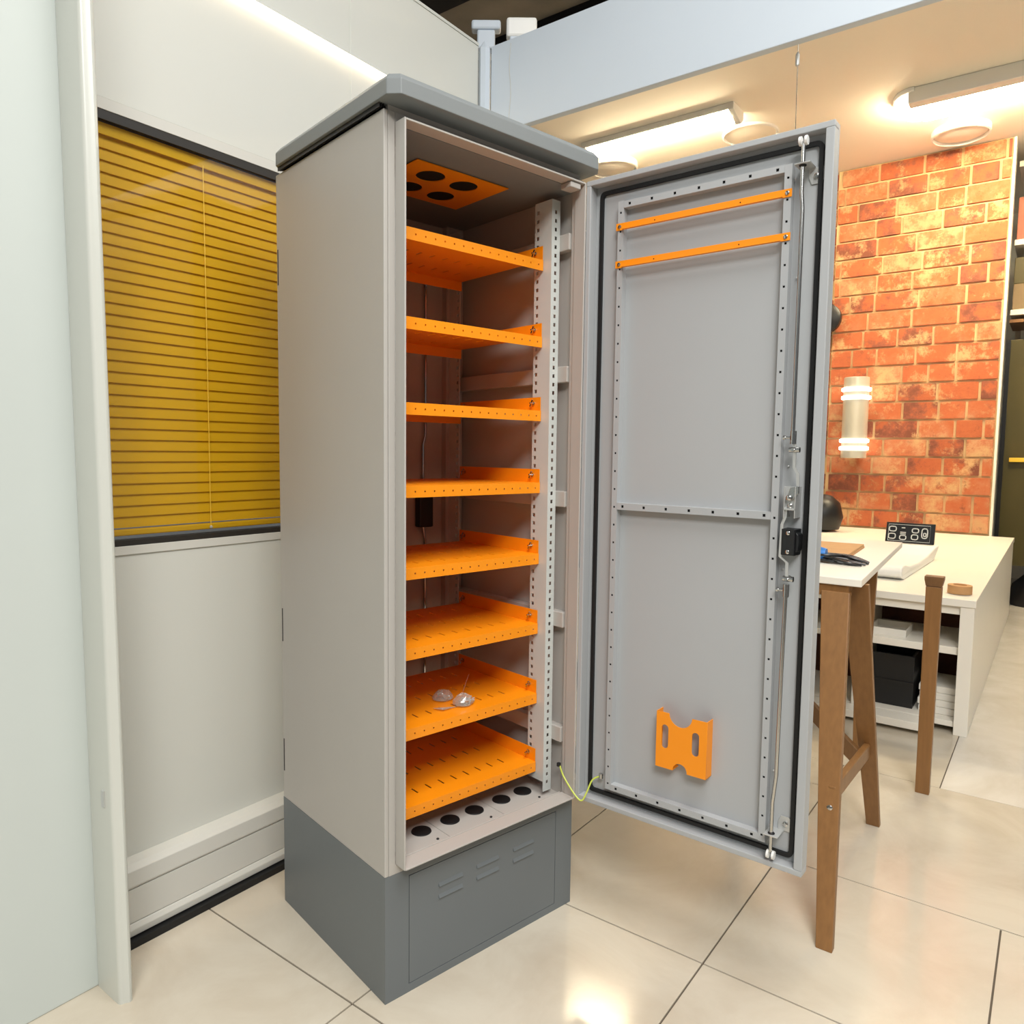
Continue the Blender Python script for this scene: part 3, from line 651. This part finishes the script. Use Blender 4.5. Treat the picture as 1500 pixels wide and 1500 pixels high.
scw = MB().lathe([(0.0042, 0), (0.0042, 0.003), (0.0020, 0.0035), (0.0020, 0.018), (0.001, 0.019)], (0, 0, 0), 8)
s0 = None
for k in range(20):
    cx, cy = (0.028, -0.018) if k < 13 else (0.012, 0.050)
    loc = (cx + rg.uniform(-0.017, 0.017), cy + rg.uniform(-0.012, 0.012), 0.006 + rg.uniform(0, 0.010)); rt = (PI / 2 + rg.uniform(-0.4, 0.4), 0, rg.uniform(0, PI))
    if s0 is None: s0 = obj('screw', scw, 'zinc', bagr, loc, rt)
    else: linked(s0, bagr, loc, rt)
obj('bag_tie', MB().tube([(0.045, 0.005, 0.026), (0.075, 0.030, 0.040), (0.098, 0.048, 0.052)], 0.0010, 6), 'box_rose', bagr)

# ================================================================== RIGHT SIDE FURNITURE
# ---- table on trestle
tab = tag(empty('trestle_table', (1.6, -0.3, 0)), 'high table with white top on wooden trestle legs beside the open door', 'table')
ox, oy = 1.6, -0.3
def tp(name, mb, m, **k): 
    o = obj(name, mb, m, tab, **k); return o
tp('tabletop', MB().loft([[(1.150 - ox, -0.725 - oy, z), (2.270 - ox, -0.655 - oy, z), (2.270 - ox, 0.10 - oy, z), (1.150 - ox, 0.02 - oy, z)] for z in (0.880, 0.902)]), 'bench_white', bevel=0.002)
def leg(b, t, wb, wt, db, dt, yt):
    """tapered board from foot b=(x, y) to top t; w across y, d across x"""
    r0 = [(b[0] - db / 2, b[1] - wb / 2, 0.0), (b[0] + db / 2, b[1] - wb / 2, 0.0), (b[0] + db / 2, b[1] + wb / 2, 0.0), (b[0] - db / 2, b[1] + wb / 2, 0.0)]
    r1 = [(t[0] - dt / 2, t[1] - wt / 2, t[2]), (t[0] + dt / 2, t[1] - wt / 2, t[2]), (t[0] + dt / 2, t[1] + wt / 2, t[2]), (t[0] - dt / 2, t[1] + wt / 2, t[2])]
    return MB().loft([[(x - ox, y - oy, z) for x, y, z in r] for r in (r0, r1)])
l1 = tp('leg', leg((0.815, -0.746), (1.165, -0.655), 0.040, 0.072, 0.022, 0.022, 0) if False else leg((0.815, -0.746), (1.165, -0.655, 0.860), 0.040, 0.078, 0.024, 0.024, 0), 'wood', bevel=0.002)
tp('leg', leg((1.590, -0.715), (1.245, -0.690, 0.876), 0.042, 0.074, 0.024, 0.024, 0), 'wood', bevel=0.002)
tp('leg', leg((2.16, -0.55), (2.16, -0.55, 0.878), 0.040, 0.078, 0.024, 0.024, 0), 'wood', bevel=0.002)
tp('leg', leg((2.16, -0.05), (2.16, -0.05, 0.878), 0.042, 0.074, 0.024, 0.024, 0), 'wood', bevel=0.002)
tp('trestle_beam', MB().box(1.158 - ox, 1.205 - ox, -0.690 - oy, 0.0 - oy, 0.845, 0.8795), 'wood', bevel=0.002)
def lerp(a, b, t): return tuple(a[i] + (b[i] - a[i]) * t for i in range(3))
A = lerp((0.815, -0.735, 0), (1.165, -0.655, 0.86), 0.40); B = lerp((1.590, -0.715, 0), (1.245, -0.690, 0.876), 0.335)
A = (0.950, -0.715, 0.345); B = (1.475, -0.706, 0.300)
st = MB().loft([[(p[0] - ox, p[1] - 0.010 - oy, p[2] - 0.024), (p[0] - ox, p[1] + 0.010 - oy, p[2] - 0.024), (p[0] - ox, p[1] + 0.010 - oy, p[2] + 0.024), (p[0] - ox, p[1] - 0.010 - oy, p[2] + 0.024)] for p in (A, B)])
tp('stretcher', st, 'wood', bevel=0.004)
tp('cross_brace', MB().loft([[(1.395 - ox, y - oy, z - 0.03), (1.42 - ox, y - oy, z - 0.03), (1.42 - ox, y - oy, z + 0.03), (1.395 - ox, y - oy, z + 0.03)] for y, z in ((-0.70, 0.28), (-0.30, 0.62))]), 'wood_dark', bevel=0.002)
tp('bolt', MB().lathe([(0.0085, 0.0), (0.0085, -0.004), (0.004, -0.007)], (0.936 - ox, -0.716 - oy, 0.315), 12, 'x'), 'steel', sm=True)
# things on the table
pb = tag(obj('cardboard_sheet', MB().box(-0.20, 0.20, -0.16, 0.16, 0, 0.006).box(-0.20, 0.197, -0.158, 0.16, 0.007, 0.014), 'cardboard', loc=(1.75, -0.425, 0.9025), rot=(0, 0, 0.06)), 'two stacked flat brown cardboard sheets on the white table', 'cardboard')
cbl = tag(empty('cable_bundle', (1.455, -0.575, 0.9025)), 'bundle of thin black cables with a blue tie on the table', 'cables')
rc = random.Random(3)
for k in range(14):
    hz_ = 0.0045 + 0.0085 * (k % 3); ex = rc.uniform(-0.055, 0.055)
    P_ = [Vector((rc.uniform(-0.03, 0.03), 0.20, hz_)), Vector((rc.uniform(-0.03, 0.03), 0.10, hz_)), Vector((rc.uniform(-0.03, 0.03), 0.02, hz_ + 0.004)), Vector((ex, -0.05, hz_)), Vector((ex + rc.uniform(-0.02, 0.02), -0.085 - rc.uniform(0, 0.02), 0.0045))]
    obj('cable', MB().tube(catmull(P_), 0.0042, 6), 'cable_black', cbl, sm=True)
obj('cable_tie', MB().lathe([(0.020, -0.02), (0.024, 0.0), (0.020, 0.02)], (0.0, 0.040, 0.0255), 10, 'y'), 'cable_blue', cbl, sm=True)
# lone wooden post
pst = tag(empty('wooden_post', (1.97, -0.812, 0)), 'slim wooden post with a small block cap in front of the white bench', 'post')
obj('shaft', MB().loft([[(x * w, y * w2, z) for x, y in ((-1, -1), (1, -1), (1, 1), (-1, 1))] for (w, w2, z) in ((0.016, 0.023, 0.0), (0.016, 0.026, 0.780))]), 'wood', pst, bevel=0.002)
obj('cap', MB().loft([[(x * w, y * w2, z) for x, y in ((-1, -1), (1, -1), (1, 1), (-1, 1))] for (w, w2, z) in ((0.018, 0.026, 0.781), (0.022, 0.031, 0.806), (0.022, 0.031, 0.818))]), 'wood_dark', pst, bevel=0.002)

# ---- long white bench with open shelf front
ben = tag(empty('display_bench', (2.72, -0.3, 0)), 'long low white bench with open dark shelf bays below the brick wall', 'bench')
bo = (2.72, -0.3)
def bb(name, x0, x1, y0, y1, z0, z1, m='bench_white', bev=0.002): return obj(name, MB().box(x0 - bo[0], x1 - bo[0], y0 - bo[1], y1 - bo[1], z0, z1), m, ben, bevel=bev)
bb('top', 2.70, 5.975, -0.895, 0.80, 0.588, 0.622)
bb('side_panel', 2.725, 5.97, -0.890, -0.865, 0.0, 0.587)
bb('side_panel', 2.725, 5.97, 0.765, 0.790, 0.0, 0.587)
bb('divider', 2.725, 3.188, -0.440, -0.412, 0.05, 0.587)
bb('divider', 2.725, 3.188, 0.170, 0.198, 0.05, 0.587)
bb('shelf', 2.730, 3.188, -0.863, -0.442, 0.362, 0.396); bb('shelf', 2.730, 3.188, -0.410, 0.168, 0.368, 0.396)
bb('rail', 2.722, 2.74, -0.834, 0.764, 0.548, 0.587)
bb('stile', 2.705, 2.724, -0.890, -0.835, 0.0, 0.587); bb('stile', 2.705, 2.724, -0.452, -0.404, 0.0, 0.587)
bb('bottom_board', 2.726, 3.188, -0.863, 0.764, 0.030, 0.055)
bb('plinth_board', 2.60, 2.704, -0.760, 0.764, 0.020, 0.055)
bb('back_board', 3.19, 3.21, -0.863, 0.764, 0.0, 0.587, 'bench_back')
# things in and on the bench
tag(obj('black_crate', MB().box(0, 0.30, 0, 0.012, 0, 0.25).box(0, 0.30, 0.218, 0.23, 0, 0.25).box(0, 0.012, 0.012, 0.218, 0, 0.25).box(0.288, 0.30, 0.012, 0.218, 0, 0.25).box(0.012, 0.288, 0.012, 0.218, 0, 0.012)
    .box(-0.006, 0.0, 0, 0.23, 0.23, 0.25).box(-0.006, 0.0, 0, 0.23, 0.11, 0.125), 'black_plastic', loc=(2.80, -0.655, 0.0555)), 'black plastic crate in the lower bay of the bench', 'crate')
for k in range(4):
    lab = ('bottom', 'second lowest', 'second highest', 'topmost')[k] + ' white paper sheaf of the stack in the lower bench bay'
    tag(obj('paper_sheaf', MB().box(0, 0.26, 0, 0.17, 0, 0.030), 'paper_white', loc=(2.80 + 0.01 * k, -0.85 + 0.006 * (k % 2), 0.0556 + 0.0305 * k), rot=(0, 0, 0.0), bevel=0.003), lab, 'paper', 'paper stack in the bench')
tag(obj('white_tray', MB().box(0, 0.2, 0, 0.16, 0, 0.004).box(0, 0.004, 0, 0.16, 0.004, 0.035).box(0.196, 0.2, 0, 0.16, 0.004, 0.035).box(0.004, 0.196, 0, 0.004, 0.004, 0.035).box(0.004, 0.196, 0.156, 0.16, 0.004, 0.035), 'paper_white', loc=(2.78, -0.615, 0.3965)), 'small white tray on the middle bench shelf', 'tray')
# curved white stand carrying a black number board
stand = tag(empty('curved_stand', (3.45, -0.45, 0.6225)), 'white curved stand on the bench top under the black number board', 'stand')
prof = [(0.60, 0.0), (-0.33, 0.0), (-0.38, 0.018), (-0.385, 0.045), (-0.36, 0.066), (-0.30, 0.072), (-0.16, 0.050), (0.10, 0.040), (0.38, 0.050), (0.58, 0.082), (0.68, 0.088), (0.69, 0.070)]
yw = [0.118, 0.098, 0.092, 0.090, 0.090, 0.094, 0.100, 0.106, 0.112, 0.124, 0.130, 0.130]
obj('body', MB().loft([[(x, sy * w, z) for (x, z), w in zip(prof, yw)] for sy in (-1, 1)]), 'plaster_white', stand, bevel=0.008)
bd = tag(empty('number_board', (4.09, -0.42, 0.711)), 'small black board with pale outlined figures on the white curved stand', 'sign')
obj('board', MB().loft([[(0.0, y, 0.0), (0.015, y, 0.0), (0.045, y, 0.125), (0.030, y, 0.125)] for y in (-0.137, 0.137)]), 'black_plastic', bd, bevel=0.003)
# pale outlined figures: rounded loops and bars in four columns inside a thin border
def fig(pts, r=0.0032, loop=True):
    q = [Vector((-0.003 + z_ * 0.24, -y_, z_)) for y_, z_ in pts]
    if loop: q = q + [q[0]]
    obj('figure', MB().tube(q, r, 6), 'white_label', bd)
def ring(cy, cz_, a, b, n=12): return [(cy + a * math.copysign(abs(math.cos(t)) ** 0.6, math.cos(t)), cz_ + b * math.copysign(abs(math.sin(t)) ** 0.6, math.sin(t))) for t in [2 * PI * k / n + 0.1 for k in range(n)]]
for cy, cz_, a, b in ((-0.098, 0.085, 0.020, 0.015), (-0.100, 0.040, 0.020, 0.016), (-0.038, 0.034, 0.018, 0.013), (0.030, 0.080, 0.018, 0.013), (0.028, 0.040, 0.018, 0.015), (0.082, 0.066, 0.016, 0.030), (0.083, 0.058, 0.007, 0.010)):
    fig(ring(cy, cz_, a, b))
for y0, y1, zz in ((-0.054, -0.022, 0.066), (-0.054, -0.022, 0.056), (-0.048, -0.028, 0.094)): fig([(y0, zz), (y1, zz)], 0.0030, False)
fig([(-0.122, 0.012), (0.112, 0.012), (0.112, 0.113), (-0.122, 0.113)], 0.0014)
tag(obj('dark_cup', MB().lathe([(0.045, 0.0), (0.052, 0.01), (0.050, 0.10), (0.046, 0.10), (0.044, 0.012), (0.005, 0.012)], (0, 0, 0), 18), 'black_plastic', loc=(3.42, -0.285, 0.6225), sm=True), 'small dark cup on the bench beside the white curved stand', 'cup')
tag(obj('adhesive_roll', MB().lathe([(0.028, 0.0), (0.050, 0.002), (0.050, 0.040), (0.028, 0.042), (0.028, 0.0)], (0, 0, 0), 20, 'z', cap=False), 'cardboard', loc=(2.86, -0.815, 0.6225), sm=True), 'small brown tape roll at the front corner of the bench', 'tape')
tag(obj('dome_lamp', MB().lathe([(0.03, 0.0), (0.13, 0.02), (0.16, 0.12), (0.13, 0.24), (0.06, 0.30), (0.0, 0.31)], (0, 0, 0), 24), 'black_plastic', loc=(5.45, 0.43, 0.6225), sm=True), 'black rounded lamp on the bench beside the door edge', 'lamp')
tag(obj('wall_disc', MB().lathe([(0.02, 0.0), (0.11, -0.02), (0.13, -0.05), (0.13, -0.10), (0.10, -0.12)], (0, 0, 0), 24, 'x'), 'black_plastic', loc=(5.975, 0.59, 2.46), sm=True), 'dark round fitting on the brick wall behind the door edge', 'wall fitting')
# wall light
wl = tag(empty('wall_light', (5.86, 0.30, 1.235)), 'brushed steel tube wall light with glowing rings on the bricks', 'wall light')
obj('tube', MB().lathe([(0.098, 0.0), (0.102, 0.004), (0.102, 0.690), (0.098, 0.694)], (0, 0, 0), 32), 'tube_steel', wl, sm=True)
for z in (0.085, 0.150, 0.520, 0.590):
    obj('ring', MB().lathe([(0.103, -0.018), (0.118, -0.012), (0.118, 0.012), (0.103, 0.018)], (0, 0, z), 32), 'ring_glow', wl, sm=True)
obj('back_plate', MB().box(0.09, 0.133, -0.075, 0.06, 0.2, 0.5), 'zinc', wl, bevel=0.004)

# ---- rack and olive locker to the right of the bricks
rk = tag(empty('storage_rack', (6.55, -1.09, 0)), 'white storage rack with boxes beyond the brick wall edge', 'rack')
for z in (2.42, 2.98, 3.60): obj('shelf_board', MB().box(-0.25, 0.25, -0.42, 0.34, z, z + 0.045), 'bench_white', rk, bevel=0.003)
for x in (-0.25, 0.21): obj('post', MB().box(x, x + 0.04, -0.465, -0.425, 0, 3.70), 'bench_white', rk)
obj('post', MB().box(0.255, 0.295, 0.28, 0.32, 0, 3.70), 'bench_white', rk)
obj('shelf_board', MB().box(-0.25, 0.25, -0.42, 0.34, 2.36, 2.385), 'wood', rk)
for (z, h, m, l) in ((2.4655, 0.21, 'box_brown', 'grey brown box on the lowest rack shelf'), (2.6765, 0.21, 'olive', 'dark olive box stacked on the brown rack box'), (3.0255, 0.34, 'box_rose', 'reddish brown box on the upper rack shelf')):
    tag(obj('storage_box', MB().box(-0.22, 0.22, -0.38, 0.33, 0, h), m, loc=(6.55, -1.09, z), bevel=0.004), l, 'box')
lo = tag(empty('olive_locker', (6.55, -1.08, 0)), 'dark olive locker under the storage rack', 'locker')
obj('body', MB().box(-0.25, 0.20, -0.32, 0.34, 0.36, 2.22), 'olive', lo, bevel=0.004)
obj('door_gap', MB().box(-0.253, -0.25, -0.002, 0.002, 0.40, 2.20), 'dark_void', lo)
obj('edge_frame', MB().box(-0.262, -0.2505, 0.31, 0.34, 0.36, 2.22), 'black_plastic', lo)
obj('handle', MB().box(-0.285, -0.2505, -0.20, 0.27, 1.22, 1.255), 'cord_yellow', lo, bevel=0.004)
for (x, y) in ((-0.22, -0.29), (0.17, -0.29), (-0.22, 0.31), (0.17, 0.31)): obj('leg', MB().box(x - 0.02, x + 0.02, y - 0.02, y + 0.02, 0, 0.36), 'black_plastic', lo)
tag(obj('dark_sack', MB().loft([[(0.15 * s * math.cos(a), 0.22 * s * math.sin(a), z) for a in [2 * PI * k / 14 for k in range(14)]] for s, z in ((0.9, 0.0), (1.0, 0.06), (0.9, 0.18), (0.5, 0.27), (0.15, 0.30))]), 'bag_dark', loc=(6.52, -1.07, 0.0), sm=True), 'crumpled black sack on the floor under the olive locker', 'sack')
tag(obj('white_bottle', MB().lathe([(0.05, 0.0), (0.055, 0.01), (0.055, 0.20), (0.02, 0.27), (0.02, 0.32)], (0, 0, 0), 16), 'plaster_white', loc=(6.32, -0.80, 1.20), sm=True), 'white bottle shaped fitting at the brick wall edge', 'fitting') if False else None

# ================================================================== CEILING LAMPS OF THE REAR AREA
ZC = 3.74
lampA = tag(empty('batten_light', (4.28, 1.47, ZC)), 'warm tube batten light on the cream ceiling above the door', 'ceiling light')
obj('housing', MB().box(-0.10, -0.02, -0.60, 0.60, -0.045, 0), 'plaster_white', lampA, bevel=0.006)
obj('end_cap', MB().loft([[(x, y, z) for x, z in ((-0.10, 0.0), (-0.10, -0.05), (0.06, -0.10), (0.11, -0.06), (0.11, 0.0))] for y in (-0.625, -0.585)]), 'plaster_white', lampA, bevel=0.004)
obj('end_cap', MB().loft([[(x, y, z) for x, z in ((-0.10, 0.0), (-0.10, -0.05), (0.06, -0.10), (0.11, -0.06), (0.11, 0.0))] for y in (0.585, 0.625)]), 'plaster_white', lampA, bevel=0.004)
obj('diffuser', MB().loft([[(x, y, z) for x, z in ((-0.08, -0.046), (-0.04, -0.075), (0.05, -0.085), (0.10, -0.05), (0.10, -0.002), (-0.018, -0.002), (-0.018, -0.046))] for y in (-0.58, 0.58)]), 'lamp_glow', lampA)
lampB = tag(empty('batten_light', (4.88, -0.80, ZC - 0.001)), 'broad warm ceiling light with a rounded end above the bricks', 'ceiling light')
obj('housing', MB().box(-0.20, -0.10, -0.75, 0.62, -0.10, 0).loft([[(-0.02 + 0.20 * math.cos(a), 0.58 + 0.16 * math.sin(a), z) for a in [PI * k / 12 for k in range(13)]] for z in (-0.03, 0.0)]), 'plaster_white', lampB, bevel=0.006)
obj('diffuser', MB().box(-0.098, 0.19, -0.75, 0.58, -0.10, -0.032), 'lamp_glow', lampB, bevel=0.02)
obj('lamp_end', MB().loft([[(0.04 + 0.14 * s * math.cos(a), 0.585 + 0.13 * s * math.sin(a), z) for a in [PI * k / 12 for k in range(13)]] for s, z in ((1.0, -0.031), (0.95, -0.07), (0.7, -0.10))]), 'lamp_glow', lampB)
def dish(loc, r, label, h=0.045):
    t = tag(empty('ceiling_dish', loc), label, 'ceiling light', 'round dishes on the rear ceiling')
    obj('rim', MB().lathe([(r, 0.0), (r, -h), (r - 0.012, -h - 0.005), (r - 0.02, -h * 0.6), (r - 0.02, 0.0)], (0, 0, 0), 36, cap=False), 'plaster_white', t, sm=True)
    obj('cover', MB().lathe([(r - 0.021, -h * 0.6), (r * 0.6, -h), (0.01, -h - 0.004)], (0, 0, 0), 36), 'ceiling_cream', t, sm=True)
dish((4.72, 2.10, ZC), 0.21, 'round ceiling dish light beside the cabinet roof corner')
dish((4.78, 0.93, ZC), 0.21, 'round ceiling dish light behind the first batten light', 0.014)
dish((5.62, -0.40, ZC), 0.20, 'round ceiling dish light just above the brick wall')
